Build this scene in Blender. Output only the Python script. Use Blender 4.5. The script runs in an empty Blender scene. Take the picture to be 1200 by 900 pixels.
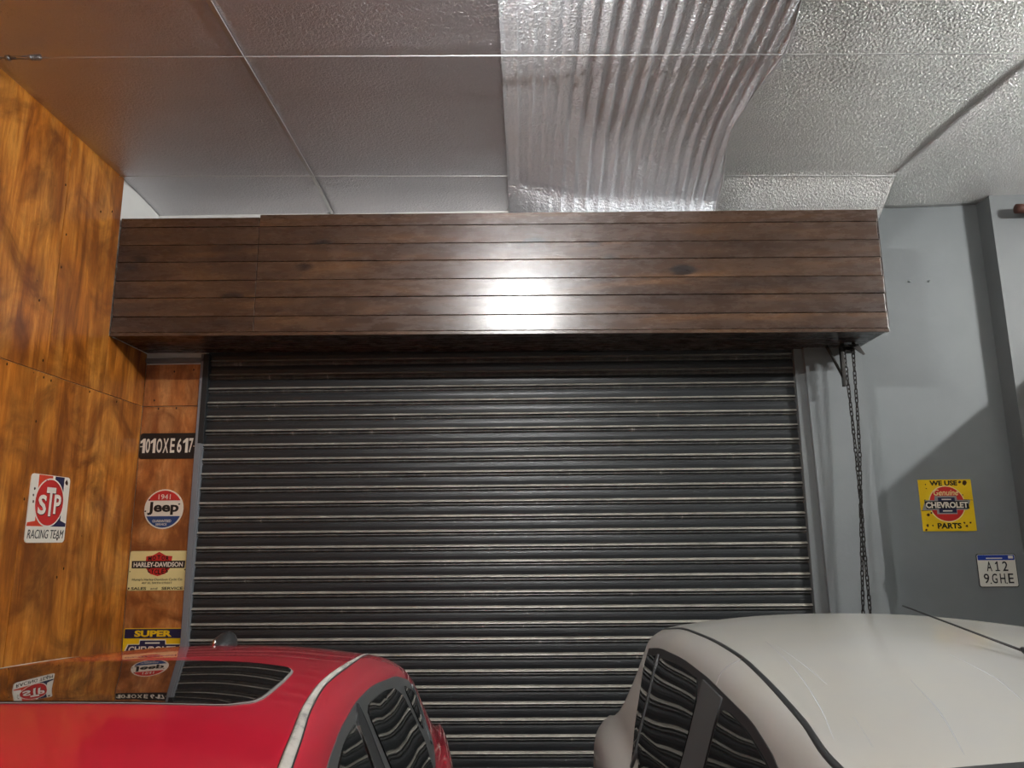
import bpy, bmesh, math, random
import numpy as np
from mathutils import Vector, Matrix, geometry

# ------------------------------------------------------------------ camera, world, exposure
scene = bpy.context.scene
COL = scene.collection
F_PX = 900.0
def _n(v): v = np.array(v, float); return v/np.linalg.norm(v)
CD = _n((18, -181, F_PX))                      # world depth axis seen by the camera (right, up, forward)
CV = np.array((-38., 4470., 900.)); CV = _n(CV - CD*np.dot(CV, CD))
CR = np.cross(CV, CD); CR = CR if CR[0] > 0 else -CR
cam_data = bpy.data.cameras.new('camera'); cam = bpy.data.objects.new('camera', cam_data); COL.objects.link(cam)
cam_data.sensor_fit = 'HORIZONTAL'; cam_data.sensor_width = 36; cam_data.lens = 36*F_PX/1200
cam_data.clip_start = .02
M = Matrix(((CR[0], CR[1], -CR[2], 0), (CD[0], CD[1], -CD[2], 0), (CV[0], CV[1], -CV[2], 1.75), (0, 0, 0, 1)))
cam.matrix_world = M
scene.camera = cam
world = bpy.data.worlds.new('world'); scene.world = world; world.use_nodes = True
world.node_tree.nodes['Background'].inputs[0].default_value = (.8, .85, .9, 1)
world.node_tree.nodes['Background'].inputs[1].default_value = .02
vs = scene.view_settings
vs.view_transform = 'Standard'; vs.look = 'None'; vs.gamma = 1; vs.use_curve_mapping = False
vs.exposure = 0.9
LAMP_MAIN = 700.0; LAMP_SIDE = 1150.0; FILL_REAR = 60.0
PI = math.pi
random.seed(4)

# ------------------------------------------------------------------ materials
MATS = {}
def srgb(r, g, b):
    f = lambda c: (c/255/12.92) if c <= 10 else ((c/255+.055)/1.055)**2.4
    return (f(r), f(g), f(b), 1)
class NT:
    def __init__(s, name):
        s.m = bpy.data.materials.new(name); s.m.use_nodes = True; s.t = s.m.node_tree; s.N = s.t.nodes; s.L = s.t.links
        s.b = s.N['Principled BSDF']; MATS[name] = s.m
    def node(s, typ, **kw):
        n = s.N.new(typ)
        for k, v in kw.items():
            if k.startswith('i_'):
                key = k[2:]; n.inputs[int(key) if key.isdigit() else key.replace('_', ' ')].default_value = v
            else: setattr(n, k, v)
        return n
    def link(s, a, b): s.L.new(a, b)
    def coords(s, scale=(1, 1, 1), rnd=False, kind='Object'):
        tc = s.node('ShaderNodeTexCoord'); mp = s.node('ShaderNodeMapping'); mp.inputs['Scale'].default_value = scale
        s.link(tc.outputs[kind], mp.inputs['Vector'])
        if rnd:
            oi = s.node('ShaderNodeObjectInfo'); mu = s.node('ShaderNodeMath', operation='MULTIPLY'); mu.inputs[1].default_value = 37.0
            s.link(oi.outputs['Random'], mu.inputs[0])
            cb = s.node('ShaderNodeCombineXYZ')
            for i in range(3): s.link(mu.outputs[0], cb.inputs[i])
            s.link(cb.outputs[0], mp.inputs['Location'])
        return mp.outputs[0]
    def noise(s, vec, scale=5, detail=4, rough=.55, dist=0):
        n = s.node('ShaderNodeTexNoise'); n.inputs['Scale'].default_value = scale; n.inputs['Detail'].default_value = detail
        n.inputs['Roughness'].default_value = rough; n.inputs['Distortion'].default_value = dist
        s.link(vec, n.inputs['Vector']); return n.outputs['Fac']
    def ramp(s, fac, stops):
        r = s.node('ShaderNodeValToRGB'); e = r.color_ramp.elements
        while len(e) < len(stops): e.new(.5)
        for i, (p, c) in enumerate(stops): e[i].position = p; e[i].color = c
        s.link(fac, r.inputs[0]); return r.outputs[0]
    def mix(s, fac, a, b, mode='MIX'):
        m = s.node('ShaderNodeMix', data_type='RGBA', blend_type=mode)
        for sock, v in ((m.inputs[0], fac), (m.inputs[6], a), (m.inputs[7], b)):
            if hasattr(v, 'links'): s.link(v, sock)
            else: sock.default_value = v
        return m.outputs[2]
    def bump(s, h, strength=.2, dist=.01, normal=None):
        b = s.node('ShaderNodeBump'); b.inputs['Strength'].default_value = strength; b.inputs['Distance'].default_value = dist
        s.link(h, b.inputs['Height'])
        if normal is not None: s.link(normal, b.inputs['Normal'])
        return b.outputs[0]
    def set(s, **kw):
        for k, v in kw.items():
            key = k.replace('_', ' ')
            sock = s.b.inputs[key]
            if hasattr(v, 'links'): s.link(v, sock)
            else: sock.default_value = v
        return s.m
def plain(name, col, rough=.5, metal=0., coat=0., wear=.06, spec=.5):
    t = NT(name); v = t.coords((1, 1, 1)); n = t.noise(v, 9, 5)
    c2 = tuple(max(0, min(1, x*(1-wear*2))) for x in col[:3])+(1,)
    t.set(Base_Color=t.mix(n, col, c2), Roughness=rough, Metallic=metal, Coat_Weight=coat, Specular_IOR_Level=spec)
    return t.m
def emit(name, col, strength):
    t = NT(name); t.set(Base_Color=col, Emission_Color=col, Emission_Strength=strength); return t.m

# painted plaster
def plaster(name, a, b, rough=.6):
    t = NT(name); v = t.coords(); n = t.noise(v, 2.2, 6, .6); f = t.noise(v, 60, 3)
    c = t.ramp(n, [(.3, a), (.7, b)])
    t.set(Base_Color=c, Roughness=rough, Normal=t.bump(f, .12, .004)); return t.m
plaster('grey_paint', srgb(112, 117, 119), srgb(121, 126, 127), .6)
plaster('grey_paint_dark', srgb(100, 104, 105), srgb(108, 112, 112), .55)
plaster('white_paint', srgb(225, 226, 222), srgb(236, 236, 232), .7)
plaster('concrete', srgb(92, 90, 86), srgb(118, 115, 110), .5)

# varnished plywood (vertical grain) and (blotchy)
def plywood(name, scale, dark, mid, light, blotch):
    t = NT(name); v = t.coords(scale, rnd=True); v2 = t.coords((1, 1, 1), rnd=True)
    g = t.noise(v, 3.2, 8, .62, .7); fine = t.noise(v, 22, 6, .7, .2); bl = t.noise(v2, blotch, 5, .6, 1.0)
    c = t.ramp(g, [(.28, dark), (.45, mid), (.62, light), (.8, mid)])
    c = t.mix(t.ramp(bl, [(.40, (0, 0, 0, 1)), (.66, (.85, .85, .85, 1))]), c, dark)
    c = t.mix(t.ramp(fine, [(.35, (.35, .35, .35, 1)), (.6, (0, 0, 0, 1))]), c, dark)
    w = t.node('ShaderNodeTexVoronoi'); w.inputs['Scale'].default_value = 7; t.link(v2, w.inputs['Vector'])
    kn = t.ramp(w.outputs['Distance'], [(.012, (1, 1, 1, 1)), (.035, (0, 0, 0, 1))])
    c = t.mix(kn, c, srgb(45, 18, 6))
    t.set(Base_Color=c, Roughness=.42, Coat_Weight=.25, Coat_Roughness=.22, Normal=t.bump(fine, .08, .003)); return t.m
plywood('plywood_amber', (3.4, 3.4, .42), srgb(100, 48, 10), srgb(188, 110, 30), srgb(222, 150, 62), 3.0)
plywood('plywood_red', (3.0, 3.0, .8), srgb(120, 66, 26), srgb(188, 114, 54), srgb(218, 154, 92), 5.0)
plain('panel_edge', srgb(48, 24, 10), .7)

# dark stained planks (grain along X)
def planks(name, a, b, c3, knot):
    t = NT(name); v = t.coords((.4, 5, 5), rnd=True); v2 = t.coords((.55, 2.6, 2.6), rnd=True)
    g = t.noise(v, 2.2, 6, .55, .8); fine = t.noise(t.coords((.7, 50, 50), rnd=True), 3, 5, .65); bl = t.noise(v2, 2.6, 4, .55, .6)
    c = t.ramp(g, [(.3, a), (.52, b), (.74, c3)])
    c = t.mix(t.ramp(bl, [(.45, (0, 0, 0, 1)), (.7, (.85, .85, .85, 1))]), c, a)
    c = t.mix(t.ramp(fine, [(.36, (.35, .35, .35, 1)), (.6, (0, 0, 0, 1))]), c, a)
    oi = t.node('ShaderNodeObjectInfo'); c = t.mix(t.ramp(oi.outputs['Random'], [(0, (.0, .0, .0, 1)), (1, (.5, .5, .5, 1))]), c, b)
    w = t.node('ShaderNodeTexVoronoi'); w.inputs['Scale'].default_value = 2.0; t.link(t.coords((1.1, 2.4, 2.4), rnd=True), w.inputs['Vector'])
    ds = t.node('ShaderNodeMath', operation='ADD'); t.link(w.outputs['Distance'], ds.inputs[0])
    dn = t.node('ShaderNodeMath', operation='MULTIPLY'); t.link(t.noise(v2, 18, 3), dn.inputs[0]); dn.inputs[1].default_value = .12; t.link(dn.outputs[0], ds.inputs[1])
    c = t.mix(t.ramp(ds.outputs[0], [(.17, (.9, .9, .9, 1)), (.25, (0, 0, 0, 1))]), c, knot)
    r = t.ramp(t.noise(v2, 14, 5, .7), [(.3, (.20, .2, .2, 1)), (.75, (.36, .36, .36, 1))])
    t.set(Base_Color=c, Roughness=r, Specular_IOR_Level=.6, Coat_Weight=.35, Coat_Roughness=.28, Normal=t.bump(fine, .10, .002, t.bump(bl, .10, .01))); return t.m
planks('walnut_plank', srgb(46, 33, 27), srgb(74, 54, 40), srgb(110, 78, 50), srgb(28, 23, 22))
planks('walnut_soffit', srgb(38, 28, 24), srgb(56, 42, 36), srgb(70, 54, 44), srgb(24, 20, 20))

# bubble foil
def foil(name, bscale, slope, rough, tint=(.80, .80, .82, 1), metal=1.0, stretch=(1, 1, 1)):
    t = NT(name); v = t.coords(stretch)
    n = t.noise(v, bscale, 2, .6, .4)
    nb = t.bump(n, 1.0, slope/bscale)
    nb = t.bump(t.noise(v, bscale*2.7, 2, .6), 1.0, slope*.5/(bscale*2.7), nb)
    c = t.mix(t.noise(v, 3, 4), tint, tuple(x*.86 for x in tint[:3])+(1,))
    t.set(Base_Color=c, Metallic=metal, Roughness=rough, Normal=nb); return t.m
foil('foil_smooth', 75, .65, .42, (.68, .66, .69, 1))
foil('foil_ripple', 80, 1.1, .50, (.93, .96, 1.0, 1))
foil('foil_crinkle', 85, 1.25, .36, (.74, .73, .71, 1), 1.0, (1, 1.5, 1))
plain('foil_tape', srgb(205, 205, 205), .35, .6)
plain('steel', srgb(170, 172, 174), .3, 1.0)
plain('dark_steel', srgb(52, 50, 48), .42, .8)
plain('rust', srgb(92, 58, 48), .6, .2, 0, .15)
plain('galvanised', srgb(138, 144, 150), .45, .35)
plain('guide_dark', srgb(38, 42, 44), .45, .2)

# shutter paint, paler lips
t = NT('shutter_paint'); v = t.coords((.5, 1, 1), rnd=True); n = t.noise(v, 4, 6, .65)
sc = t.noise(t.coords((6, 1, 160), rnd=True), 1.4, 4, .6)
c = t.ramp(n, [(.3, srgb(26, 29, 32)), (.7, srgb(38, 41, 43))])
c = t.mix(t.ramp(sc, [(.70, (0, 0, 0, 1)), (.76, (.55, .55, .55, 1))]), c, srgb(150, 150, 145))
t.set(Base_Color=c, Roughness=.42, Specular_IOR_Level=.5)
t = NT('shutter_lip'); v = t.coords((1.2, 1, 1), rnd=True); n = t.noise(v, 6, 5, .65)
t.set(Base_Color=t.ramp(n, [(.3, srgb(128, 126, 117)), (.7, srgb(172, 168, 157))]), Roughness=.4, Metallic=.2)
t = NT('shutter_bead'); v = t.coords((9, 1, 1), rnd=True); n = t.noise(v, 2.0, 5, .7)
t.set(Base_Color=t.ramp(n, [(.40, srgb(74, 76, 76)), (.64, srgb(104, 104, 100)), (.74, srgb(205, 203, 192))]), Roughness=.4)

# car paint, glass
def carpaint(name, col, col2, rough, flake=0., dust=None, metal=0.):
    t = NT(name); v = t.coords(); n = t.noise(v, 3, 4)
    c = t.mix(n, col, col2)
    if dust:
        d = t.noise(t.coords((1, .6, 1)), 5, 6, .65); c = t.mix(t.ramp(d, [(.3, (.25, .25, .25, 1)), (.75, (.6, .6, .6, 1))]), c, dust)
    t.set(Base_Color=c, Roughness=rough, Metallic=metal, Coat_Weight=1.0, Coat_Roughness=.04 if not dust else .16, Coat_IOR=1.5); return t.m
carpaint('red_paint', srgb(178, 6, 40), srgb(164, 5, 34), .35)
carpaint('white_paint_car', srgb(186, 188, 188), srgb(178, 180, 180), .42, dust=srgb(200, 194, 174), metal=.2)
def glassmat(name, col, rough=.02, spec=.75, coat=.6):
    t = NT(name); n = t.noise(t.coords(), 4, 3)
    t.set(Base_Color=t.mix(n, col, tuple(x*.8 for x in col[:3])+(1,)), Roughness=rough, Specular_IOR_Level=spec, Coat_Weight=coat, Coat_Roughness=.02); return t.m
glassmat('tinted_glass', srgb(24, 26, 26), .03, .45, 0.)
glassmat('sunroof_glass', srgb(14, 13, 13))
plain('black_trim', srgb(34, 36, 37), .45)
plain('pillar_trim', srgb(66, 68, 68), .4)
plain('pillar_trim_silver', srgb(92, 96, 98), .35, .4)
plain('rubber', srgb(20, 20, 20), .75)
plain('chrome', srgb(205, 206, 205), .18, 1.0)
t = NT('worn_moulding'); n = t.noise(t.coords((6, 3, 3)), 5, 4, .6)
t.set(Base_Color=t.ramp(n, [(.34, srgb(112, 110, 106)), (.46, srgb(160, 156, 148)), (.7, srgb(178, 174, 166))]), Roughness=.45)
plain('seal_grey', srgb(128, 126, 122), .5)
plain('lamp_red', srgb(120, 14, 14), .1, 0, .8)
plain('lamp_clear', srgb(215, 218, 220), .08, 0, .8)
plain('alloy', srgb(150, 152, 154), .3, .9)
for nm, rgb in dict(sign_white=(236, 230, 214), sign_cream=(238, 226, 160), sign_red=(206, 48, 44), sign_navy=(34, 36, 74), sign_blue=(36, 70, 124), sign_black=(22, 20, 20), sign_yellow=(240, 200, 26),
                    sign_orange=(226, 74, 44), plate_white=(228, 226, 214), plate_blue=(28, 62, 160), sign_grey=(150, 150, 150), sign_rust=(70, 38, 20)).items():
    plain(nm, srgb(*rgb), .35, 0, .2, .05)
emit('led', (1.0, .995, .98, 1), LAMP_MAIN)
emit('led_side', (1.0, 1.0, .985, 1), LAMP_SIDE)
emit('fill_rear', (1.0, .99, .97, 1), FILL_REAR)

# ------------------------------------------------------------------ object helpers
def tag(o, label=None, cat=None, group=None, kind=None):
    if label: o['label'] = label
    if cat: o['category'] = cat
    if group: o['group'] = group
    if kind: o['kind'] = kind
    return o
def link(name, me, mat=None, parent=None, smooth=False):
    o = bpy.data.objects.new(name, me); COL.objects.link(o)
    if mat: me.materials.append(MATS[mat])
    if smooth:
        me.polygons.foreach_set('use_smooth', [True]*len(me.polygons))
    if parent: o.parent = parent
    return o
def raw(name, verts, faces, mat=None, parent=None, smooth=False, fixn=True):
    me = bpy.data.meshes.new(name); me.from_pydata([tuple(map(float, p)) for p in verts], [], faces)
    if fixn:
        bm = bmesh.new(); bm.from_mesh(me); bmesh.ops.recalc_face_normals(bm, faces=bm.faces); bm.to_mesh(me); bm.free()
    me.update(); return link(name, me, mat, parent, smooth)
def empty(name, loc, rz=0, parent=None):
    o = bpy.data.objects.new(name, None); o.empty_display_size = .1; COL.objects.link(o); o.location = loc; o.rotation_euler = (0, 0, rz)
    if parent: o.parent = parent
    return o
def box(name, lo, hi, mat, parent=None, bev=0., shear=0.):
    bm = bmesh.new(); bmesh.ops.create_cube(bm, size=1)
    for v in bm.verts: v.co = Vector([lo[i]+(v.co[i]+.5)*(hi[i]-lo[i]) for i in range(3)])
    if bev: bmesh.ops.bevel(bm, geom=list(bm.edges), offset=bev, segments=2, affect='EDGES', profile=.6)
    if shear:
        for v in bm.verts: v.co.z += shear*v.co.x
    me = bpy.data.meshes.new(name); bm.to_mesh(me); bm.free(); return link(name, me, mat, parent)
def tube(name, pts, r, mat, parent=None, seg=8, closed=False, cap=True, radii=None):
    P = [Vector(p) for p in pts]; n = len(P); V = []; Fc = []
    up = None
    for i in range(n):
        a = P[(i-1) % n] if (closed or i > 0) else P[i]; b = P[(i+1) % n] if (closed or i < n-1) else P[i]
        tg = (b-a).normalized()
        if up is None: up = tg.orthogonal().normalized()
        up = (up-tg*up.dot(tg)).normalized(); s = tg.cross(up); rr = radii[i] if radii else r
        for k in range(seg): an = 2*PI*k/seg; V.append(P[i]+(up*math.cos(an)+s*math.sin(an))*rr)
    for i in range(n if closed else n-1):
        j = (i+1) % n
        for k in range(seg): Fc.append((i*seg+k, i*seg+(k+1) % seg, j*seg+(k+1) % seg, j*seg+k))
    if cap and not closed: Fc.append(tuple(range(seg))[::-1]); Fc.append(tuple(range((n-1)*seg, n*seg)))
    return raw(name, V, Fc, mat, parent, True)
def prism(name, pts, y0, y1, mat, parent=None):      # outline in x,z ; thickness along y
    n = len(pts); V = [(p[0], y0, p[1]) for p in pts]+[(p[0], y1, p[1]) for p in pts]
    Fc = [tuple(range(n)), tuple(range(n, 2*n))[::-1]]+[(i, (i+1) % n, n+(i+1) % n, n+i) for i in range(n)]
    return raw(name, V, Fc, mat, parent)
def rrect(w, h, r, k=5):
    P = []
    for cx, cz, a0 in ((w/2-r, h/2-r, 0), (-w/2+r, h/2-r, 90), (-w/2+r, -h/2+r, 180), (w/2-r, -h/2+r, 270)):
        for i in range(k+1): a = math.radians(a0+90*i/k); P.append((cx+r*math.cos(a), cz+r*math.sin(a)))
    return P
def circ(r, cx=0, cz=0, n=40, a0=0, a1=360): return [(cx+r*math.cos(math.radians(a0+(a1-a0)*i/(n if a1-a0 >= 360 else n-1))), cz+r*math.sin(math.radians(a0+(a1-a0)*i/(n if a1-a0 >= 360 else n-1)))) for i in range(n)]
def text(name, s, x, z, w, h, y, mat, parent, bold=.0, shear=0., spacing=1.0):
    cu = bpy.data.curves.new(name, 'FONT'); cu.body = s; cu.offset = bold; cu.shear = shear; cu.space_character = spacing; cu.extrude = .002; cu.resolution_u = 3
    o = bpy.data.objects.new('tmp', cu); COL.objects.link(o); dg = bpy.context.evaluated_depsgraph_get()
    me = bpy.data.meshes.new_from_object(o.evaluated_get(dg)); bpy.data.objects.remove(o); bpy.data.curves.remove(cu)
    co = np.array([v.co[:] for v in me.vertices]); lo = co.min(0); hi = co.max(0)
    if w is None: w = h*(hi[0]-lo[0])/(hi[1]-lo[1])
    for v in me.vertices:
        v.co = (x+((v.co.x-lo[0])/(hi[0]-lo[0])-.5)*w, y-(v.co.z+.002)/.004*.0006, z+((v.co.y-lo[1])/(hi[1]-lo[1])-.5)*h)
    me.materials.clear(); me.name = name
    return link(name, me, mat, parent)

# ------------------------------------------------------------------ the room
XL = -2.349; YS = 4.60; YW = 4.72; YF = 4.159; ZC = 3.835
def struct(o): o['kind'] = 'structure'; return o
floor = struct(box('floor', (-2.6, -5.2, -.12), (6.4, 5.0, 0), 'concrete'))
wall_left = struct(box('wall_left', (-2.6, -5.2, 0), (XL-.013, 5.0, 4.1), 'white_paint'))
struct(box('wall_rear', (-2.6, -5.4, 0), (6.6, -5.2, 4.1), 'white_paint'))
struct(box('wall_far_right', (6.4, -5.2, 0), (6.6, 5.0, 4.1), 'grey_paint'))
# wall round the shutter
wall_back = struct(empty('wall_back', (0, 0, 0)))
box('left_pier', (XL-.012, YS+.012, 0), (-1.985, 5.0, 2.93), 'white_paint', wall_back)
box('lintel', (XL-.012, YS+.02, 2.93), (2.07, 5.0, 4.1), 'white_paint', wall_back)
# column right of the shutter, with its chipped edge
prism('column', [(1.722, 0), (2.02, 0), (2.036, .9), (2.044, 1.30), (2.034, 1.42), (2.017, 1.455), (2.010, 1.475), (2.030, 1.505), (2.036, 1.56), (2.029, 2.0), (2.024, 2.925), (1.682, 2.925), (1.698, 2.0)], YS-.06, YS+.11, 'grey_paint', wall_back)
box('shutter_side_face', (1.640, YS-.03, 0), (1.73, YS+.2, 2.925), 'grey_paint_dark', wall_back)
wall_right = struct(box('wall_right', (2.0, YW, 0), (6.4, 5.0, 4.1), 'grey_paint'))
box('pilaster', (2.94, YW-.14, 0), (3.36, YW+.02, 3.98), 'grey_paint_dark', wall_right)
# unseen wall added right of frame to cast a diagonal shadow on the grey wall
struct(box('wall_shadow_caster', (3.36, 3.40, 0), (3.50, YW, 2.94), 'grey_paint'))
# plywood cladding, sheet by sheet
def sheet(name, lo, hi, mat, parent):
    return box(name, lo, hi, mat, parent, .002)
g = .0018
ZJ = 2.563
lowj = [-5.2, -3.80, -2.58, -1.36, -.12, 1.12, 2.35, 3.568, YS]
for a, b in zip(lowj, lowj[1:]): sheet('plywood_panel', (XL-.012, a+g, .01), (XL, b-g, ZJ-g), 'plywood_amber', wall_left)
upj = [-5.2, -3.72, -2.50, -1.26, -.02, 1.2, 2.42, 3.638, YF-.004]
for a, b in zip(upj, upj[1:]): sheet('plywood_panel', (XL-.012, a+g, ZJ+g), (XL, b-g, ZC+.03), 'plywood_amber', wall_left)
sheet('plywood_panel', (XL-.012, YF-.004+g, ZJ+g), (XL, YS, 2.893), 'plywood_amber', wall_left)
sheet('plywood_panel', (XL+.001, YS, .01), (-1.998, YS+.012, ZJ-g), 'plywood_red', wall_back)
sheet('plywood_panel', (XL+.001, YS, ZJ+g), (-1.998, YS+.012, 2.825), 'plywood_red', wall_back)
# nail dots along the panel joints
def nail(x, y, z, ax, parent):
    pts = circ(.0045, 0, 0, 8)
    if ax == 'x': V = [(x, y+p[0], z+p[1]*1.6) for p in pts]+[(x-.004, y+p[0], z+p[1]*1.6) for p in pts]
    else: V = [(x+p[0], y, z+p[1]*1.6) for p in pts]+[(x+p[0], y+.004, z+p[1]*1.6) for p in pts]
    n = 8; return raw('nail', V, [tuple(range(n)), tuple(range(n, 2*n))]+[(i, (i+1) % n, n+(i+1) % n, n+i) for i in range(n)], 'panel_edge', parent)
for y, z in ((3.35, 2.545), (3.62, 2.54), (3.68, 2.536), (4.02, 2.545), (4.3, 2.54), (3.60, 2.32), (3.52, 2.9), (3.60, 2.62), (3.67, 3.3), (3.62, 3.55), (3.95, 3.55), (4.06, 3.6), (3.66, 3.12), (3.58, 1.95), (3.95, 1.62), (3.9, 1.58)): nail(XL+.0012, y, z, 'x', wall_left)
for x, z in ((-2.25, 2.548), (-2.14, 2.55), (-2.28, 2.60), (-2.17, 2.78), (-2.05, 2.79)): nail(x, YS-.0012, z, 'y', wall_back)
box('frame_strip', (XL+.002, YS-.02, 2.835), (-1.965, YS+.015, 2.862), 'galvanised', wall_back, .003)
box('frame_strip', (-2.002, YS-.02, 0), (-1.968, YS+.02, 2.885), 'galvanised', wall_back, .003)

# ------------------------------------------------------------------ foil lined ceiling
ceiling = struct(box('ceiling', (-2.6, -5.2, 3.97), (6.4, 5.0, 4.1), 'white_paint'))
def field(name, xs, ys, fz, mat, parent=None, xoff=None):
    V = []; nx, ny = len(xs), len(ys)
    for y in ys:
        for i, x in enumerate(xs):
            xx = x+(xoff(x, y, i/(nx-1)) if xoff else 0); V.append((xx, y, fz(xx, y, i/(nx-1))))
    Fc = [(j*nx+i, j*nx+i+1, (j+1)*nx+i+1, (j+1)*nx+i) for j in range(ny-1) for i in range(nx-1)]
    m = len(V); V2 = V+[(a, b, c+.004) for a, b, c in V]
    Fc2 = Fc+[tuple(k+m for k in f[::-1]) for f in Fc]
    for i in range(nx-1):
        Fc2.append((i, i+m, i+1+m, i+1)); q = (ny-1)*nx; Fc2.append((q+i, q+i+1, q+i+1+m, q+i+m))
    for j in range(ny-1):
        Fc2.append((j*nx, (j+1)*nx, (j+1)*nx+m, j*nx+m)); e = nx-1; Fc2.append((j*nx+e, j*nx+e+m, (j+1)*nx+e+m, (j+1)*nx+e))
    return raw(name, V2, Fc2, mat, parent, True)
LS = lambda a, b, n: list(np.linspace(a, b, n))
YY = LS(-5.15, 2.0, 30)+LS(2.08, 4.30, 56)+LS(4.32, 4.62, 16)
WIRE1 = lambda x: 2.93+.025*(x+2.3)/1.0
WIRE2 = lambda x: 4.085+.035*(x+2.3)
def sag(x, y, amp):
    w1, w2 = WIRE1(x), WIRE2(x)
    if y < w1: t = (y-(w1-1.25))/1.25; t = t-math.floor(t)
    elif y < w2: t = (y-w1)/(w2-w1)
    else: return 0
    return amp*math.sin(PI*t)
def fA(x, y, u): return ZC+.012+sag(x, y, .003)+.0015*math.sin(2.1*y+4*x)-(.025*(max(0, y-4.15)/.45)**2)
field('foil_sheet', LS(XL-.006, -1.228, 24), YY, fA, 'foil_smooth', ceiling)
field('foil_sheet', LS(-1.236, -.06, 24), YY, lambda x, y, u: fA(x, y, u)-.004, 'foil_smooth', ceiling)
# taped seam
V = []; Fc = []
for j, y in enumerate(YY):
    z = fA(-1.232, y, 0)-.010; V += [(-1.243, y, z), (-1.221, y, z-.003), (-1.221, y, z+.004), (-1.243, y, z+.004)]
    if j:
        for k in range(4): Fc.append(((j-1)*4+k, (j-1)*4+(k+1) % 4, j*4+(k+1) % 4, j*4+k))
raw('seam_tape', V, Fc, 'foil_tape', ceiling)
# rippled sheet in the middle
random.seed(11)
xr = LS(-.09, 1.10, 300)
ph = [random.uniform(0, 6.28) for _ in range(6)]
def fC(x, y, u):
    env = .35+.65*min(1, max(0, (u-.0)/.12)); env *= .8+.4*math.sin(1.7*x*6+ph[0]+.3*y)
    lam = .088-.02*u
    a = .0085*env*math.sin(2*PI*(x+.012*math.sin(1.3*y+ph[1]))/lam+1.2*math.sin(5*x+ph[2]))
    a += .0022*math.sin(2*PI*x/.034+2*math.sin(3*x+ph[3])+.5*y)
    edge = max(0, u-.9)/.1
    z = ZC-.004-.010*u+a-.03*edge*edge*(.6+.4*math.cos(2*PI*(y-3.55)/1.25))
    q = max(0, y-3.45); k_ = .25+.75*min(1, max(0, u)/.35)
    z -= k_*.26*q*q+(1.5*k_*(y-WIRE2(x)) if y > WIRE2(x) else 0)
    return z
def xC(x, y, u): return u*u*(.035*math.cos(2*PI*(y-3.0)/1.15)+.02*(3.3-y)*.3)
sc_ = field('foil_sheet', xr, LS(-5.15, 1.6, 20)+LS(1.7, 4.42, 110), fC, 'foil_ripple', ceiling, xC)
tag(sc_, 'rippled loose foil sheet')
lip = []
for y in LS(1.7, 4.42, 60): lip.append((1.10+xC(1.1, y, 1)+.001, y, fC(1.10+xC(1.1, y, 1), y, 1)))
tube('sheet_lip', lip, .005, 'foil_tape', ceiling, 6)
# right hand sheet, sagging between the wires and turned down behind the fascia
def fD(x, y, u):
    w2 = WIRE2(x)
    if y > w2: return ZC+.012-.02*math.sin(min(1, (y-w2)/.3)*PI)*.5-.95*(y-w2)
    return ZC+.012+(sag(x, y, .02)+.004*math.sin(3*x+2*y))*(1-u**2)
def xD(x, y, u): return u*(.06*max(0, 4.24-y)*1.5 if y < 4.24 else -.05*(y-4.24)/.3)
YD = LS(-5.15, 1.6, 20)+LS(1.7, 4.22, 60)+LS(4.23, 4.52, 16)
field('foil_sheet', LS(.90, 2.205, 40), YD, fD, 'foil_crinkle', ceiling, xD)
# last sheet against the right wall, its fold starting at the edge of the neighbour
def eD(y): return 2.205+xD(2.205, y, 1)
def fE(x, y, u):
    x0 = 2.205+(.09*(4.24-y) if y < 4.24 else 0); t = max(0, x-x0)
    base = ZC+.010
    return base-.007*math.sin(PI*min(1, t/.75))+.055*max(0, x-2.95)+.004*math.sin(7*x+1.5*y)*min(1, t/.2)+.002*math.sin(16*x-3*y)*min(1, t/.2)
def xE(x, y, u): return (1-u)*(.09*(4.24-y) if y < 4.24 else 0)*(max(0, 1-u*2))
field('foil_sheet', LS(2.185, 3.4, 60)+LS(3.5, 6.35, 12), LS(-5.15, 1.6, 20)+LS(1.7, YW-.002, 60), fE, 'foil_crinkle', ceiling, xE)

# wires under the foil, turnbuckle
def wire(label, f, x0, x1, zz):
    o = tube('support_wire', [(x, f(x), zz+.006*math.sin((x-x0)*4)*0) for x in LS(x0, x1, 24)], .0024, 'foil_tape', None, 6)
    return tag(o, label, 'wire')
w1 = wire('thin taut steel wire under the foil ending at the turnbuckle', WIRE1, -2.08, 2.33, ZC-.030)
w2 = wire('thin steel wire under the foil just in front of the wooden fascia', WIRE2, -2.34, 2.20, ZC-.006)
tb = empty('turnbuckle', (-2.165, WIRE1(-2.165), ZC-.030)); tag(tb, 'small steel turnbuckle tightening the wire by the plywood wall', 'turnbuckle')
for dy in (-.009, .009): tube('side_rod', [(-.055, dy, 0), (.045, dy, 0)], .0032, 'steel', tb, 8)
for x in (-.055, .045): tube('end_collar', [(x-.008, 0, 0), (x+.008, 0, 0)], .0125, 'steel', tb, 10)
tube('threaded_rod', [(-.085, 0, 0), (-.02, 0, 0)], .0035, 'steel', tb, 8)
tube('eye', [(-.098+.012*math.cos(a), .0+.010*math.sin(a), 0) for a in LS(0, 2*PI, 13)[:-1]], .0035, 'steel', tb, 6, closed=True)
tube('wire_coil', [(.055+.035*q, .0105*math.cos(q*30), .0105*math.sin(q*30)) for q in LS(0, 1, 48)], .0028, 'steel', tb, 6)
tube('wall_hook', [(-.11, 0, 0), (-.172, 0, .0), (-.182, 0, 0)], .003, 'steel', tb, 6)

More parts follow.
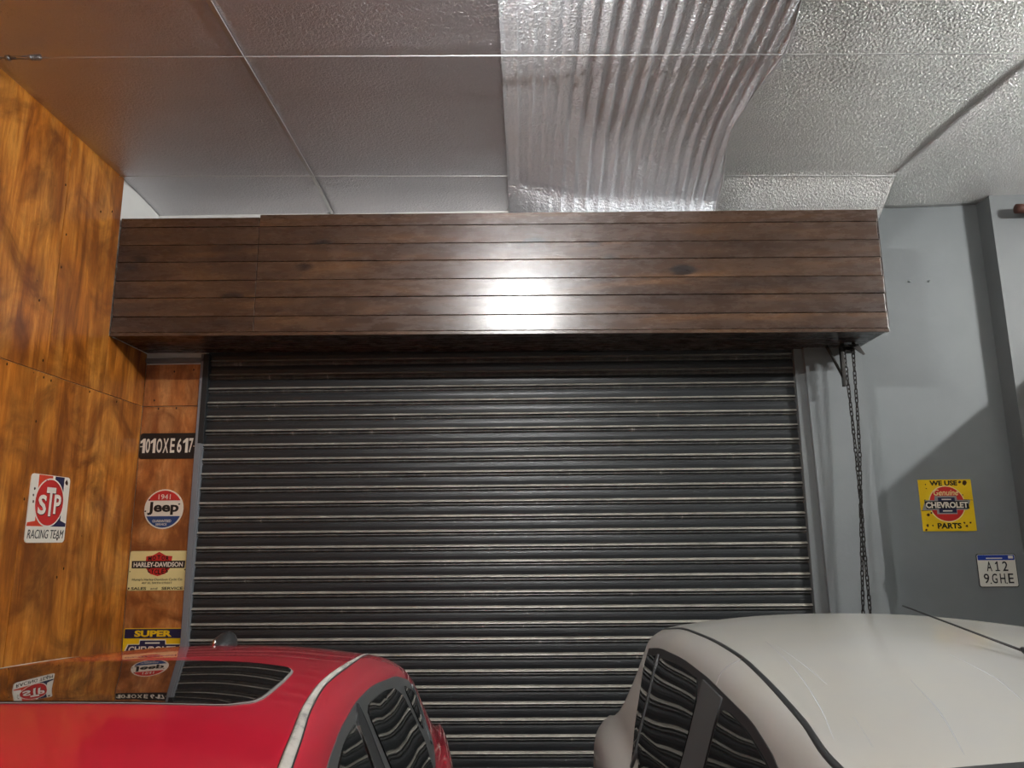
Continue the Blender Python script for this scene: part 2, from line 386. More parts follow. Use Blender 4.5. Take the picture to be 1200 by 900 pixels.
# ------------------------------------------------------------------ lamps (above the frame) and an added fill light (behind the camera)
def batten(name, x, y, z, L, mat, label, alongy=False):
    r = empty(name, (x, y, z), PI/2 if alongy else 0); tag(r, label, 'lamp')
    box('housing', (-L/2, -.022, .006), (L/2, .022, .04), 'sign_white', r, .004)
    prof = [(.017*math.cos(a), .017*math.sin(a)-.035) for a in LS(0, 2*PI, 15)[:-1]]
    V = [(-L/2+.01, p[0], p[1]) for p in prof]+[(L/2-.01, p[0], p[1]) for p in prof]; n = len(prof)
    raw('diffuser', V, [tuple(range(n)), tuple(range(n, 2*n))]+[(i, (i+1) % n, n+(i+1) % n, n+i) for i in range(n)], mat, r)
    for sx in (-L/2+.005, L/2-.005): box('tube_holder', (sx-.008, -.02, -.055), (sx+.008, .02, .006), 'sign_white', r, .003)
    for sx in (-L*.35, L*.35): box('bracket', (sx-.012, -.03, .05), (sx+.012, .03, ZC-z-.03), 'steel', r)
    return r
batten('led_batten', -.05, 1.9, 3.72, .35, 'led', 'short white lamp under the rippled foil ahead of the fascia')
batten('led_batten', 4.30, 2.5, 3.70, .46, 'led_side', 'white lamp at right beyond the added shadow-casting wall', True)
batten('led_batten', .2, -2.6, 3.70, 1.0, 'fill_rear', 'long added fill light behind the camera')  # unseen fill light, added to brighten the cars and room

# ------------------------------------------------------------------ wooden fascia box over the shutter
fas = empty('wooden_fascia', (0, YF, 2.9)); tag(fas, 'dark stained plank fascia box above the roller shutter', 'fascia')
fas.location = (0, 0, 0)
rows = [3.600, 3.526, 3.416, 3.312, 3.200, 3.097, 2.986, 2.893]
SH = -.0075
xa, xj, xb = XL+.003, -1.533, 2.021
for i in range(7):
    zt, zb_ = rows[i], rows[i+1]
    for s, (a, b) in enumerate(((xa, xj-.0012), (xj+.0012, xb-.004*(i % 2)))):
        ztt = zt-(.016 if (i == 0 and s == 0) else .0)
        o = box('plank', (a, YF+random.uniform(0, .002), zb_+.0016), (b, YF+.016, ztt-.0016), 'walnut_plank', fas, .0022, SH)
box('backing_board', (xa, YF+.0165, 2.895), (xb-.01, YF+.028, 3.585), 'panel_edge', fas, 0, SH)
ss = [YF+.001, YF+.15, YF+.295, YS-.012]
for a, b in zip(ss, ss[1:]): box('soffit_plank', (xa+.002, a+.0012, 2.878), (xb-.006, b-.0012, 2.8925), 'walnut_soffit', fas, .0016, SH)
box('bottom_trim', (xa, YF-.004, 2.872), (xb, YF+.012, 2.8915), 'walnut_plank', fas, .002, SH)
box('end_board', (xb-.018, YF+.0285, 2.894), (xb-.003, YS-.012, 3.585), 'walnut_plank', fas, 0, SH)
box('edge_strip', (xb-.002, YF+.003, 2.90), (xb+.006, YF+.02, 3.60), 'walnut_soffit', fas, 0, SH)

# ------------------------------------------------------------------ roller shutter
sh = empty('roller_shutter', (-.16, YS, 0)); tag(sh, 'black horizontal slat roller shutter closing the garage doorway', 'roller shutter')
sh.location = (0, 0, 0)
PITCH = .0871
prof = [(0, 0, 0), (-.0035, -.012, 0), (-.0050, -.026, 0), (-.0035, -.042, 0), (-.0025, -.0475, 0), (-.0125, -.0545, 1), (-.0150, -.0600, 1), (-.0125, -.0640, 2), (-.002, -.0655, 2), (.002, -.0690, 2), (-.0060, -.0715, 2), (-.0075, -.0755, 2), (-.0045, -.0785, 2), (.006, -.0795, 2), (.008, -.0850, 0), (0, -.0868, 0)]
def slat_mesh(x0, x1):
    n = len(prof); V = []; Fc = []; mi = []
    xs = [x0, x1]
    for x in xs:
        for (o, z, m) in prof: V.append((x, o, z))
        for (o, z, m) in prof: V.append((x, max(o, -.001)*.0+.012, z))
    for i in range(n-1):
        Fc.append((i, i+1, 2*n+i+1, 2*n+i)); mi.append(prof[i+1][2] if prof[i+1][2] == 1 else prof[i][2] if prof[i][2] == 2 else 0)
    Fc.append((n, 2*n-1, 4*n-1, 3*n)); mi.append(0)
    me = bpy.data.meshes.new('slat'); me.from_pydata(V, [], Fc)
    for m in ('shutter_paint', 'shutter_lip', 'shutter_bead'): me.materials.append(MATS[m])
    for p, k in zip(me.polygons, mi): p.material_index = k
    me.update(); return me
sm = slat_mesh(-1.968, 1.642)
Z0 = 2.667+.0575
k = 0
zz = Z0+2*PITCH
while zz > .12:
    o = bpy.data.objects.new('slat', sm); COL.objects.link(o); o.parent = sh; o.location = (0, YS+.012, zz); zz -= PITCH
box('bottom_bar', (-1.966, YS-.006, .012), (1.64, YS+.024, zz), 'guide_dark', sh, .004)
box('guide_rail', (-1.985, YS-.022, 2.33), (-1.950, YS+.03, 2.885), 'guide_dark', sh, .003)
box('guide_rail', (-1.9675, YS-.016, .0), (-1.958, YS+.03, 2.329), 'galvanised', sh, .002)
box('guide_rail', (1.632, YS-.030, 0), (1.6405, YS+.03, 2.885), 'grey_paint_dark', sh, .002)

# ------------------------------------------------------------------ hoist chain and its bracket
cb = empty('chain_bracket', (1.925, 4.43, 2.838)); tag(cb, 'dark steel bracket with chain wheel under the right end of the fascia', 'bracket')
prism('side_plate', [(-.035, .012), (.03, .012), (.065, -.048), (.055, -.052), (-.01, .0)], -.02, -.014, 'dark_steel', cb)
prism('side_plate', [(-.035, .012), (.03, .012), (.03, -.03), (-.03, -.03)], .03, .036, 'dark_steel', cb)
wv = []
tube('chain_wheel', [(-.02+.036*math.cos(a), .008, .012+.036*math.sin(a)) for a in LS(0, 2*PI, 25)[:-1]], .010, 'dark_steel', cb, 8, closed=True)
box('hanger_arm', (-.075, -.012, -.235), (-.058, .01, .012), 'dark_steel', cb, .002)
tube('shadow_bar', [(-.064, .0, -.19), (-.135, .0, -.02), (-.15, 0, .01)], .009, 'dark_steel', cb, 8)  # dark bar standing in for the diagonal shadow on the column
ch = empty('hoist_chain', (1.92, 4.43, 1.0)); tag(ch, 'looped dark steel hoist chain hanging in front of the grey column', 'chain')
ch.location = (0, 0, 0)
LH = .034; LW = .0105; R = .0033
def link_mesh():
    pts = [(LW*.75*math.cos(a), 0, (LH/2-LW*.75)+LW*.75*math.sin(a)) for a in LS(0, PI, 6)]+[(LW*.75*math.cos(a), 0, -(LH/2-LW*.75)+LW*.75*math.sin(a)) for a in LS(PI, 2*PI, 6)]
    o = tube('chain_link', pts, R, 'dark_steel', None, 6, closed=True); me = o.data; bpy.data.objects.remove(o); return me
lm = link_mesh()
sA = [(1.876, 4.43, 2.85), (1.880, 4.42, 2.5), (1.884, 4.42, 2.2), (1.884, 4.42, 1.95), (1.866, 4.42, 1.7), (1.840, 4.42, 1.35), (1.833, 4.42, 1.05)]
sB = [(1.930, 4.43, 2.85), (1.921, 4.43, 2.5), (1.910, 4.432, 2.2), (1.892, 4.432, 1.95), (1.884, 4.43, 1.7), (1.882, 4.43, 1.35), (1.873, 4.42, 1.05)]
loop = sA+[(1.840, 4.42, .98), (1.853, 4.42, .955), (1.866, 4.42, .98)]+sB[::-1]
P = [Vector(p) for p in loop]; dd = [0]
for a, b in zip(P, P[1:]): dd.append(dd[-1]+(b-a).length)
st = LH-2*R-.001; nl = int(dd[-1]/st)
for i in range(nl):
    s_ = (i+.5)*st; j = next(q for q in range(1, len(dd)) if dd[q] >= s_); f = (s_-dd[j-1])/(dd[j]-dd[j-1]); p = P[j-1].lerp(P[j], f); tg = (P[j]-P[j-1]).normalized()
    o = bpy.data.objects.new('chain_link', lm); COL.objects.link(o); o.parent = ch
    q = Vector((0, 0, 1)).rotation_difference(tg if tg.z > 0 else -tg); o.rotation_mode = 'QUATERNION'
    from mathutils import Quaternion
    o.rotation_quaternion = q @ Quaternion((0, 0, 1), .5+(PI/2 if i % 2 else 0)+.25*math.sin(i*1.7)); o.location = p
# rusty pipe under the foil by the pilaster
pp = tube('rusty_pipe', [(3.045, 4.50, 3.722), (3.075, 4.50, 3.722), (5.5, 4.50, 3.722)], .030, 'rust', None, 14); tag(pp, 'rusty round pipe under the foil beside the pilaster', 'pipe')
# screws left in the grey wall
for x, z, lb in ((2.575, 3.335, 'tiny screw in the grey wall on the side towards the pilaster'), (2.455, 3.335, 'tiny screw in the grey wall on the side towards the fascia')):
    o = tube('wall_screw', [(x, YW-.012, z), (x, YW+.01, z)], .006, 'steel', None, 8); tag(o, lb, 'screw', 'screws in the grey wall')

# ------------------------------------------------------------------ cars
def pch(xs, ys):
    xs=np.array(xs,float); ys=np.array(ys,float); h=np.diff(xs); dl=np.diff(ys)/h; m=np.zeros(len(xs))
    for i in range(1,len(xs)-1):
        if dl[i-1]*dl[i]>0:
            w1=2*h[i]+h[i-1]; w2=h[i]+2*h[i-1]; m[i]=(w1+w2)/(w1/dl[i-1]+w2/dl[i])
    m[0]=dl[0]; m[-1]=dl[-1]
    def fn(x):
        x=min(max(x,xs[0]),xs[-1]); i=min(max(int(np.searchsorted(xs,x))-1,0),len(xs)-2); t=(x-xs[i])/h[i]
        return float((2*t**3-3*t*t+1)*ys[i]+(t**3-2*t*t+t)*h[i]*m[i]+(-2*t**3+3*t*t)*ys[i+1]+(t**3-t*t)*h[i]*m[i+1])
    return fn
class CarShape:
    # half cross-sections (x outward from the centre line, z) along the car's length y
    def __init__(s, cx, zt, zb, wb, wr, crown, y0, y1, tum=.33, cant=.80, sh=((0,.0),(1,.0))):
        s.sh=pch(*zip(*sh))
        s.cx=cx; s.zt=pch(*zip(*zt)); s.zb=pch(*zip(*zb)); s.wb=pch(*zip(*wb)); s.wr=pch(*zip(*wr)); s.cr=pch(*zip(*crown)); s.y0=y0; s.y1=y1; s.tum=tum; s.cant=cant; s.cache={}
    def sec(s, y):
        k=round(y,4)
        if k in s.cache: return s.cache[k]
        zt,wb,wr,cr=s.zt(y),s.wb(y),s.wr(y),s.cr(y); zb=min(s.zb(y), zt-cr-.012); h=zt-cr-zb
        P=[(wr*q, zt-cr*q**2.2) for q in (0,.25,.5,.75,.92)]
        P+=[(wr,zt-cr-.004)]
        wg=wb-s.sh(y); dw=wg-wr
        P+=[(wr+dw*s.tum*.62, zb+h*(s.cant+ (1-s.cant)*.62)), (wr+dw*s.tum, zb+h*s.cant), (wr+dw*(s.tum+(1-s.tum)*.38), zb+h*s.cant*.60), (wr+dw*(s.tum+(1-s.tum)*.76), zb+h*s.cant*.24), (wg-.004, zb+.01)]
        lo=.22
        P+=[(wb+.006, zb-(zb-lo)*.10),(wb+.020, zb-(zb-lo)*.35),(wb+.012, zb-(zb-lo)*.62),(wb-.012, zb-(zb-lo)*.85),(wb-.05, lo),(wb-.16,lo-.03),(0,lo-.03)]
        P=np.array(P); out=[]
        n=len(P); SUB=12
        for i in range(n-1):
            p0=P[max(i-1,0)] if i>0 else np.array((-P[1][0],P[1][1])); p1=P[i]; p2=P[i+1]; p3=P[min(i+2,n-1)]
            for j in range(SUB):
                t=j/SUB
                out.append(.5*((2*p1)+(-p0+p2)*t+(2*p0-5*p1+4*p2-p3)*t*t+(-p0+3*p1-3*p2+p3)*t**3))
        out.append(P[-1]); out=np.array(out); s.cache[k]=out
        return out
    SIDE0=58; SIDE1=173   # index range of the side (cant rail .. sill)
    def side(s, y, z):          # half width at height z on the side
        q=s.sec(y)[s.SIDE0:s.SIDE1]; return float(np.interp(z, q[::-1,1], q[::-1,0]))
    def top(s, y, x):           # height at half width x on the roof / bonnet
        q=s.sec(y)[:109]; return float(np.interp(abs(x), q[:,0], q[:,1]))
WHITE=dict(cx=1.15,y0=-.32,y1=3.97,
 zt=[(-.32,.60),(-.24,.72),(.0,.82),(.42,.93),(.8,1.19),(1.12,1.405),(1.25,1.435),(1.6,1.462),(2.2,1.487),(2.8,1.478),(3.15,1.452),(3.38,1.41),(3.55,1.2),(3.75,1.0),(3.88,.92),(3.97,.72)],
 zb=[(-.32,.52),(-.2,.64),(.1,.76),(.45,.87),(1,.92),(2.5,.95),(3.3,.985),(3.7,.95),(3.97,.66)],
 wb=[(-.32,.63),(-.1,.77),(.3,.84),(1,.865),(2.6,.865),(3.3,.86),(3.75,.845),(3.88,.80),(3.97,.68)],
 wr=[(-.32,.55),(.0,.67),(.42,.73),(.8,.705),(1.15,.68),(1.8,.625),(2.3,.605),(3.1,.60),(3.38,.60),(3.6,.62),(3.97,.58)],
 crown=[(-.32,.03),(.4,.03),(1.1,.035),(2,.045),(3.2,.05),(3.97,.05)],sh=[(-.32,.0),(.6,.02),(1.5,.055),(2.6,.07),(3.3,.065),(3.8,.04),(3.97,.0)])
RED=dict(cx=-1.0,y0=-.40,y1=3.95,
 zt=[(-.40,.58),(-.3,.70),(.0,.80),(.45,.93),(.85,1.19),(1.2,1.385),(1.35,1.41),(1.7,1.437),(2.1,1.443),(2.5,1.425),(2.8,1.39),(3.1,1.31),(3.4,1.15),(3.65,1.01),(3.85,.94),(3.95,.72)],
 zb=[(-.40,.5),(-.2,.64),(.1,.76),(.5,.87),(1,.91),(2.5,.93),(3.3,.94),(3.7,.92),(3.95,.66)],
 wb=[(-.40,.58),(-.1,.72),(.3,.77),(1,.79),(2.0,.78),(3.0,.72),(3.5,.655),(3.8,.60),(3.95,.52)],
 wr=[(-.40,.5),(.0,.62),(.45,.67),(.85,.64),(1.2,.61),(1.7,.54),(2.3,.49),(2.9,.50),(3.2,.50),(3.6,.47),(3.95,.45)],
 crown=[(-.40,.03),(.4,.03),(1.2,.032),(2,.036),(3.2,.045),(3.95,.05)],tum=.36,sh=[(-.4,.0),(.6,.02),(1.5,.05),(2.6,.05),(3.3,.03),(3.8,.02),(3.95,.0)])

def sm_poly(pts, it=2):
    P = [np.array(p, float) for p in pts]
    for _ in range(it):
        Q = []
        for i in range(len(P)): a, b = P[i], P[(i+1) % len(P)]; Q += [a*.85+b*.15, a*.15+b*.85]
        P = Q
    return [tuple(p) for p in P]
def dens(pts, step):
    out = []
    for i in range(len(pts)):
        a, b = np.array(pts[i]), np.array(pts[(i+1) % len(pts)]); n = max(1, int(np.linalg.norm(b-a)/step))
        for k in range(n): out.append(tuple(a+(b-a)*k/n))
    return out
def inside(p, poly):
    c = False; j = len(poly)-1
    for i in range(len(poly)):
        if (poly[i][1] > p[1]) != (poly[j][1] > p[1]) and p[0] < (poly[j][0]-poly[i][0])*(p[1]-poly[i][1])/(poly[j][1]-poly[i][1])+poly[i][0]: c = not c
        j = i
    return c
def patch(name, poly, fmap, off, mat, parent, step=.05, thick=.008, smooth_it=2):
    P = dens(sm_poly(poly, smooth_it), step); n = len(P)
    xs = [p[0] for p in P]; ys = [p[1] for p in P]; pts = [Vector(p) for p in P]
    x = min(xs)+step*.5
    while x < max(xs):
        y = min(ys)+step*.5
        while y < max(ys):
            if inside((x, y), P) and min((x-p[0])**2+(y-p[1])**2 for p in P) > (step*.4)**2: pts.append(Vector((x, y)))
            y += step
        x += step
    vo, ed, fa, *_ = geometry.delaunay_2d_cdt(pts, [(i, (i+1) % n) for i in range(n)], [], 1, 1e-6)
    V = [fmap(v.x, v.y, off) for v in vo]; Fc = [tuple(f) for f in fa]; m = len(V)
    cnt = {}
    for f in Fc:
        for a, b in zip(f, f[1:]+f[:1]): cnt[(a, b)] = 1
    bd = [(a, b) for a, b in cnt if (b, a) not in cnt]; bi = {}
    for a, b in bd:
        for q in (a, b):
            if q not in bi: bi[q] = len(V); V.append(fmap(vo[q].x, vo[q].y, off)); V.append(fmap(vo[q].x, vo[q].y, off-thick))
    Fc += [(bi[b], bi[a], bi[a]+1, bi[b]+1) for a, b in bd]
    o = raw(name, V, Fc, mat, parent, True)
    return o
def strip(name, ctr, wd, fmap, off, mat, parent, n=70, thick=.008):
    L = [0]
    for a, b in zip(ctr, ctr[1:]): L.append(L[-1]+math.hypot(b[0]-a[0], b[1]-a[1]))
    fa, fb, fw = pch(L, [p[0] for p in ctr]), pch(L, [p[1] for p in ctr]), pch(L, wd)
    V = []; Fc = []
    for i in range(n):
        t = L[-1]*i/(n-1); e = L[-1]*.004; dx, dy = fa(t+e)-fa(t-e), fb(t+e)-fb(t-e); l = math.hypot(dx, dy) or 1; nx, ny = -dy/l, dx/l; w = fw(t)
        for k, (q, o) in enumerate(((-1, off-thick), (-1, off), (-.5, off+w*.12), (0, off+w*.18), (.5, off+w*.12), (1, off), (1, off-thick))): V.append(fmap(fa(t)+nx*w*q, fb(t)+ny*w*q, o))
        if i: Fc += [((i-1)*7+k, (i-1)*7+k+1, i*7+k+1, i*7+k) for k in range(6)]
    return raw(name, V, Fc, mat, parent, True)
def build_car(cs, name, loc_label, cat, paint, parts):
    root = empty(name, (cs.cx, 0, 0)); tag(root, loc_label, cat); root['label'] = loc_label
    cx = cs.cx
    # body shell
    ys = list(np.linspace(cs.y0, cs.y0+.3, 8))+list(np.linspace(cs.y0+.36, cs.y1-.45, 78))+list(np.linspace(cs.y1-.42, cs.y1, 16))
    V = []; ring = None
    for y in ys:
        q = cs.sec(y); q = q[::2] if len(q) % 2 else q; full = [(x, z) for x, z in q]+[(-x, z) for x, z in q[::-1][1:-1]]
        ring = len(full); V += [(x, y, z) for x, z in full]
    Fc = [(j*ring+i, j*ring+(i+1) % ring, (j+1)*ring+(i+1) % ring, (j+1)*ring+i) for j in range(len(ys)-1) for i in range(ring)]
    for base, yy in ((0, ys[0]), ((len(ys)-1)*ring, ys[-1])):
        zc = (cs.zt(yy)+.2)/2; V.append((0, yy+(-.04 if base == 0 else .04), zc)); c = len(V)-1
        Fc += [(base+i, base+(i+1) % ring, c) for i in range(ring)]
    body = raw('body', V, Fc, paint, root, True)
    def side(sgn): return lambda y, z, off: (sgn*(cs.side(y, z)+off), y, z)
    def top(x, y, off): return (x, y, cs.top(y, x)+off)
    def end(sgn):      # windscreen / hatch glass
        return lambda x, y, off: (x, y+sgn*off*.7, cs.top(y, x)+off*.7)
    return root, side, top, end
def wheels(root, cs, yf, yr, r):
    for y in (yf, yr):
        for sgn in (-1, 1):
            hw = cs.side(y, .45)
            w = empty('wheel', (sgn*(hw-.085), y, r), 0, root); w.rotation_euler = (0, 0, 0)
            pr = [(-.10, r-.06), (-.10, r-.015), (-.075, r), (.075, r), (.10, r-.015), (.10, r-.07), (.085, r-.09)]
            def lathe(nm, prf, mat, par, seg=28):
                V = []; n = len(prf)
                for k in range(seg):
                    a = 2*PI*k/seg
                    for (xx, rr) in prf: V.append((sgn*xx, rr*math.cos(a), rr*math.sin(a)))
                Fc = [(k*n+i, ((k+1) % seg)*n+i, ((k+1) % seg)*n+i+1, k*n+i+1) for k in range(seg) for i in range(n-1)]
                return raw(nm, V, Fc, mat, par, True)
            lathe('tyre', pr, 'rubber', w)
            lathe('rim', [(.086, r-.088), (.06, r-.10), (.05, .07), (.075, .05), (.075, .002)], 'alloy', w)
            # dark arch round the wheel
            patch('wheel_arch', [(y+(r+.035)*math.cos(a), max(.215, r+(r+.035)*math.sin(a))) for a in LS(-.25, PI+.25, 20)], lambda yy, z, off: (sgn*(cs.side(yy, z)+off), yy, z), .002, 'rubber', root, .08, .01, 0)

# ---- white hatchback
W = CarShape(**WHITE)
wroot, wside, wtop, wend = build_car(W, 'white_hatchback', 'dusty white hatchback with a whip antenna parked before the chain column', 'car', 'white_paint_car', None)
for sgn in (-1, 1):
    f = wside(sgn)
    patch('window_gasket', [(3.31, 1.305), (3.02, 1.345), (2.60, 1.369), (2.25, 1.372), (2.02, 1.368), (1.76, 1.364), (1.54, 1.342), (1.25, 1.255), (.74, .965), (2.9, .962)], f, .002, 'black_trim', wroot, .05, .008, 1)
    gl = patch('rear_door_glass', [(2.985, 1.318), (2.6, 1.348), (2.282, 1.352), (2.288, .98), (2.85, .98)], f, .006, 'tinted_glass', wroot, .05, .006, 1)
    patch('quarter_glass', [(3.27, 1.285), (3.03, 1.318), (2.90, .985), (2.905, .982)], f, .006, 'tinted_glass', wroot, .05, .006, 1)
    patch('window_divider', [(3.005, 1.325), (2.987, 1.325), (2.862, .972), (2.88, .972)], f, .009, 'pillar_trim', wroot, .05, .01, 0)
    patch('pillar_cover', [(2.262, 1.362), (2.03, 1.358), (2.07, .97), (2.28, .97)], f, .007, 'pillar_trim', wroot, .05, .008, 0)
    patch('front_door_glass', [(2.015, 1.332), (1.95, 1.345), (1.76, 1.343), (1.56, 1.322), (1.28, 1.235), (.82, .98), (2.05, .98)], f, .006, 'tinted_glass', wroot, .05, .006, 1)
    # roof drip moulding
    ctr = [(.675, 1.20), (.671, 1.324), (.645, 1.528), (.617, 1.824), (.594, 2.196), (.586, 2.53), (.590, 2.92), (.60, 3.2), (.598, 3.36)]
    strip('roof_moulding', [(sgn*a, b) for a, b in ctr], [.005]*len(ctr), wtop, .002, 'black_trim', wroot)
    strip('door_gap_glint', [(2.085, 1.442), (2.105, 1.425), (2.122, 1.40), (2.128, 1.372)], [.0022]*4, f, .001, 'lamp_clear', wroot, 20, .004)  # reflected light along the door cut, put in as a pale strip
    patch('tail_lamp', [(3.84, .92), (3.93, .86), (3.93, .62), (3.82, .66)], f, .006, 'lamp_red', wroot, .05, .01, 1)
    patch('headlamp', [(-.24, .56), (-.22, .66), (.05, .70), (.0, .58)], f, .006, 'lamp_clear', wroot, .05, .01, 1)
    patch('door_handle', [(2.32, .86), (2.48, .865), (2.48, .885), (2.32, .88)], f, .018, 'white_paint_car', wroot, .03, .02, 1)
    patch('door_handle', [(1.22, .84), (1.38, .845), (1.38, .865), (1.22, .86)], f, .018, 'white_paint_car', wroot, .03, .02, 1)
    tube('mirror_arm', [(sgn*(W.side(.92, .97)-.01), .92, .96), (sgn*(W.side(.92, .97)+.05), .91, .98)], .018, 'black_trim', wroot)
    bm = bmesh.new(); bmesh.ops.create_uvsphere(bm, u_segments=16, v_segments=10, radius=1)
    for v in bm.verts: v.co = Vector((sgn*(W.side(.92, .97)+.12)+v.co.x*.085, .91+v.co.y*(.05 if v.co.y < 0 else .02), 1.02+v.co.z*.062))
    me = bpy.data.meshes.new('door_mirror'); bm.to_mesh(me); bm.free(); link('door_mirror', me, 'white_paint_car', wroot, True)
patch('windscreen', [(-.60, 1.10), (.60, 1.10), (.64, .52), (.3, .47), (-.3, .47), (-.64, .52)], wend(-1), .006, 'tinted_glass', wroot, .06, .008, 1)
patch('windscreen_seal', [(-.655, 1.235), (.655, 1.235), (.665, 1.2), (.62, 1.085), (-.62, 1.085), (-.665, 1.2)], wend(-1), .003, 'black_trim', wroot, .05, .006, 0)
patch('tailgate_glass', [(-.50, 3.43), (.50, 3.43), (.54, 3.72), (-.54, 3.72)], wend(1), .006, 'tinted_glass', wroot, .05, .008, 1)
prism('grille', rrect(.62, .11, .03), W.y0-.05, W.y0+.02, 'black_trim', wroot).location = (0, 0, .47)
prism('bumper', rrect(1.20, .22, .06), W.y0-.07, W.y0+.08, 'white_paint_car', wroot).location = (0, 0, .33)
prism('bumper', rrect(1.30, .24, .06), W.y1-.06, W.y1+.07, 'white_paint_car', wroot).location = (0, 0, .38)
wheels(wroot, W, .48, 3.18, .295)
for l in ([(-.481, 2.284), (-.536, 1.872), (-.588, 1.596), (-.638, 1.396)], [(-.48, 2.188), (-.501, 1.916), (-.52, 1.728)], [(-.358, 1.7), (-.415, 1.484), (-.486, 1.276)], [(-.166, 1.904), (-.196, 1.688), (-.251, 1.5)], [(-.561, 1.5), (-.597, 1.34)]):
    strip('scratch', l, [.0003]+[.0011]*(len(l)-2)+[.0005], wtop, .0006, 'lamp_clear', wroot, 24, .002)
ab = (-.019, 1.835, W.top(1.835, .019))
tube('antenna_base', [(ab[0], ab[1]-.01, ab[2]-.006), (ab[0], ab[1]+.004, ab[2]+.010), (ab[0]-.002, ab[1]+.03, ab[2]+.017)], .012, 'black_trim', wroot, 10, radii=[.017, .012, .006])
tube('antenna', [(ab[0], ab[1]+.0, ab[2]+.010), (-.05, 2.362, 1.547)], .0026, 'black_trim', wroot, 8, radii=[.0034, .0018])

# ---- red sedan / hatch with sunroof
R_ = CarShape(**RED)
rroot, rside, rtop, rend = build_car(R_, 'red_car', 'glossy red car with a sunroof parked beside the plywood wall', 'car', 'red_paint', None)
for sgn in (-1, 1):
    f = rside(sgn)
    patch('window_gasket', [(2.67, 1.309), (2.92, 1.252), (3.04, 1.191), (3.035, 1.095), (3.01, 1.025), (2.86, .968), (.72, .952), (1.2, 1.2), (1.4, 1.292), (1.565, 1.328), (1.755, 1.348), (2.04, 1.354), (2.31, 1.345)], f, .002, 'pillar_trim', rroot, .05, .008, 1)
    patch('rear_door_glass', [(2.15, 1.325), (2.40, 1.312), (2.555, 1.292), (2.665, 1.250), (2.76, 1.151), (2.81, 1.075), (2.78, .985), (2.24, .98), (2.17, 1.166), (2.10, 1.31)], f, .006, 'tinted_glass', rroot, .05, .006, 1)
    patch('quarter_glass', [(2.735, 1.268), (2.94, 1.212), (2.92, 1.144), (2.865, 1.09)], f, .006, 'tinted_glass', rroot, .03, .006, 1)
    patch('quarter_trim', [(2.955, 1.235), (2.985, 1.22), (3.0, 1.12), (2.96, 1.03), (2.93, 1.035), (2.97, 1.12)], f, .008, 'pillar_trim_silver', rroot, .03, .008, 1)
    patch('pillar_cover', [(2.022, 1.352), (1.94, 1.325), (2.03, .97), (2.17, .97)], f, .007, 'black_trim', rroot, .05, .008, 0)
    patch('pillar_edge', [(2.024, 1.352), (2.018, 1.353), (2.160, .97), (2.168, .97)], f, .009, 'pillar_trim_silver', rroot, .05, .01, 0)
    patch('glass_edge', [(1.943, 1.318), (1.935, 1.318), (2.022, .97), (2.032, .97)], f, .009, 'chrome', rroot, .05, .01, 0)
    patch('front_door_glass', [(1.93, 1.328), (1.765, 1.326), (1.64, 1.306), (1.3, 1.195), (.86, .975), (2.01, .975)], f, .006, 'tinted_glass', rroot, .05, .006, 1)
    ctr = [(.635, 1.15), (.61, 1.27), (.587, 1.392), (.565, 1.524), (.53, 1.72), (.497, 1.984), (.481, 2.292), (.468, 2.52), (.448, 2.76)]
    wd = [.0095, .0095, .009, .0085, .0075, .0065, .0055, .004, .0015]
    strip('roof_moulding', [(sgn*a, b) for a, b in ctr], wd, rtop, .003, 'worn_moulding', rroot, 90)
    strip('moulding_seal', [(sgn*a, b) for a, b in ctr], [w_+.0025 for w_ in wd], rtop, .0012, 'black_trim', rroot, 90)
    patch('tail_lamp', [(3.76, .90), (3.9, .84), (3.9, .62), (3.72, .68)], f, .006, 'lamp_red', rroot, .05, .01, 1)
    patch('headlamp', [(-.30, .54), (-.28, .64), (.05, .69), (.0, .57)], f, .006, 'lamp_clear', rroot, .05, .01, 1)
    patch('door_handle', [(2.32, .85), (2.48, .855), (2.48, .875), (2.32, .87)], f, .018, 'red_paint', rroot, .03, .02, 1)
    patch('door_handle', [(1.25, .83), (1.41, .835), (1.41, .855), (1.25, .85)], f, .018, 'red_paint', rroot, .03, .02, 1)
    tube('mirror_arm', [(sgn*(R_.side(.95, .96)-.01), .95, .95), (sgn*(R_.side(.95, .96)+.05), .94, .97)], .018, 'black_trim', rroot)
    bm = bmesh.new(); bmesh.ops.create_uvsphere(bm, u_segments=16, v_segments=10, radius=1)
    for v in bm.verts: v.co = Vector((sgn*(R_.side(.95, .96)+.11)+v.co.x*.085, .94+v.co.y*(.05 if v.co.y < 0 else .02), 1.0+v.co.z*.06))
    me = bpy.data.meshes.new('door_mirror'); bm.to_mesh(me); bm.free(); link('door_mirror', me, 'red_paint', rroot, True)
half = [(0, 1.620), (.15, 1.624), (.275, 1.636), (.375, 1.656), (.418, 1.70), (.425, 1.75), (.413, 1.916), (.396, 2.05), (.372, 2.092), (.285, 2.104), (.15, 2.09), (0, 2.076)]
full = half+[(-a, b) for a, b in half[::-1][1:-1]]
patch('sunroof_seal', [(a*1.014, 1.85+(b-1.85)*(1.024 if b < 1.85 else 1.008)) for a, b in full], rtop, .0022, 'seal_grey', rroot, .04, .006, 1)
patch('sunroof_glass', full, rtop, .0045, 'sunroof_glass', rroot, .03, .006, 1)
patch('windscreen', [(-.58, 1.17), (.58, 1.17), (.62, .55), (.3, .5), (-.3, .5), (-.62, .55)], rend(-1), .006, 'tinted_glass', rroot, .06, .008, 1)
patch('rear_window', [(-.40, 2.98), (.40, 2.98), (.44, 3.55), (-.44, 3.55)], rend(1), .006, 'tinted_glass', rroot, .05, .008, 1)
prism('grille', rrect(.62, .11, .03), R_.y0-.05, R_.y0+.02, 'black_trim', rroot).location = (0, 0, .46)
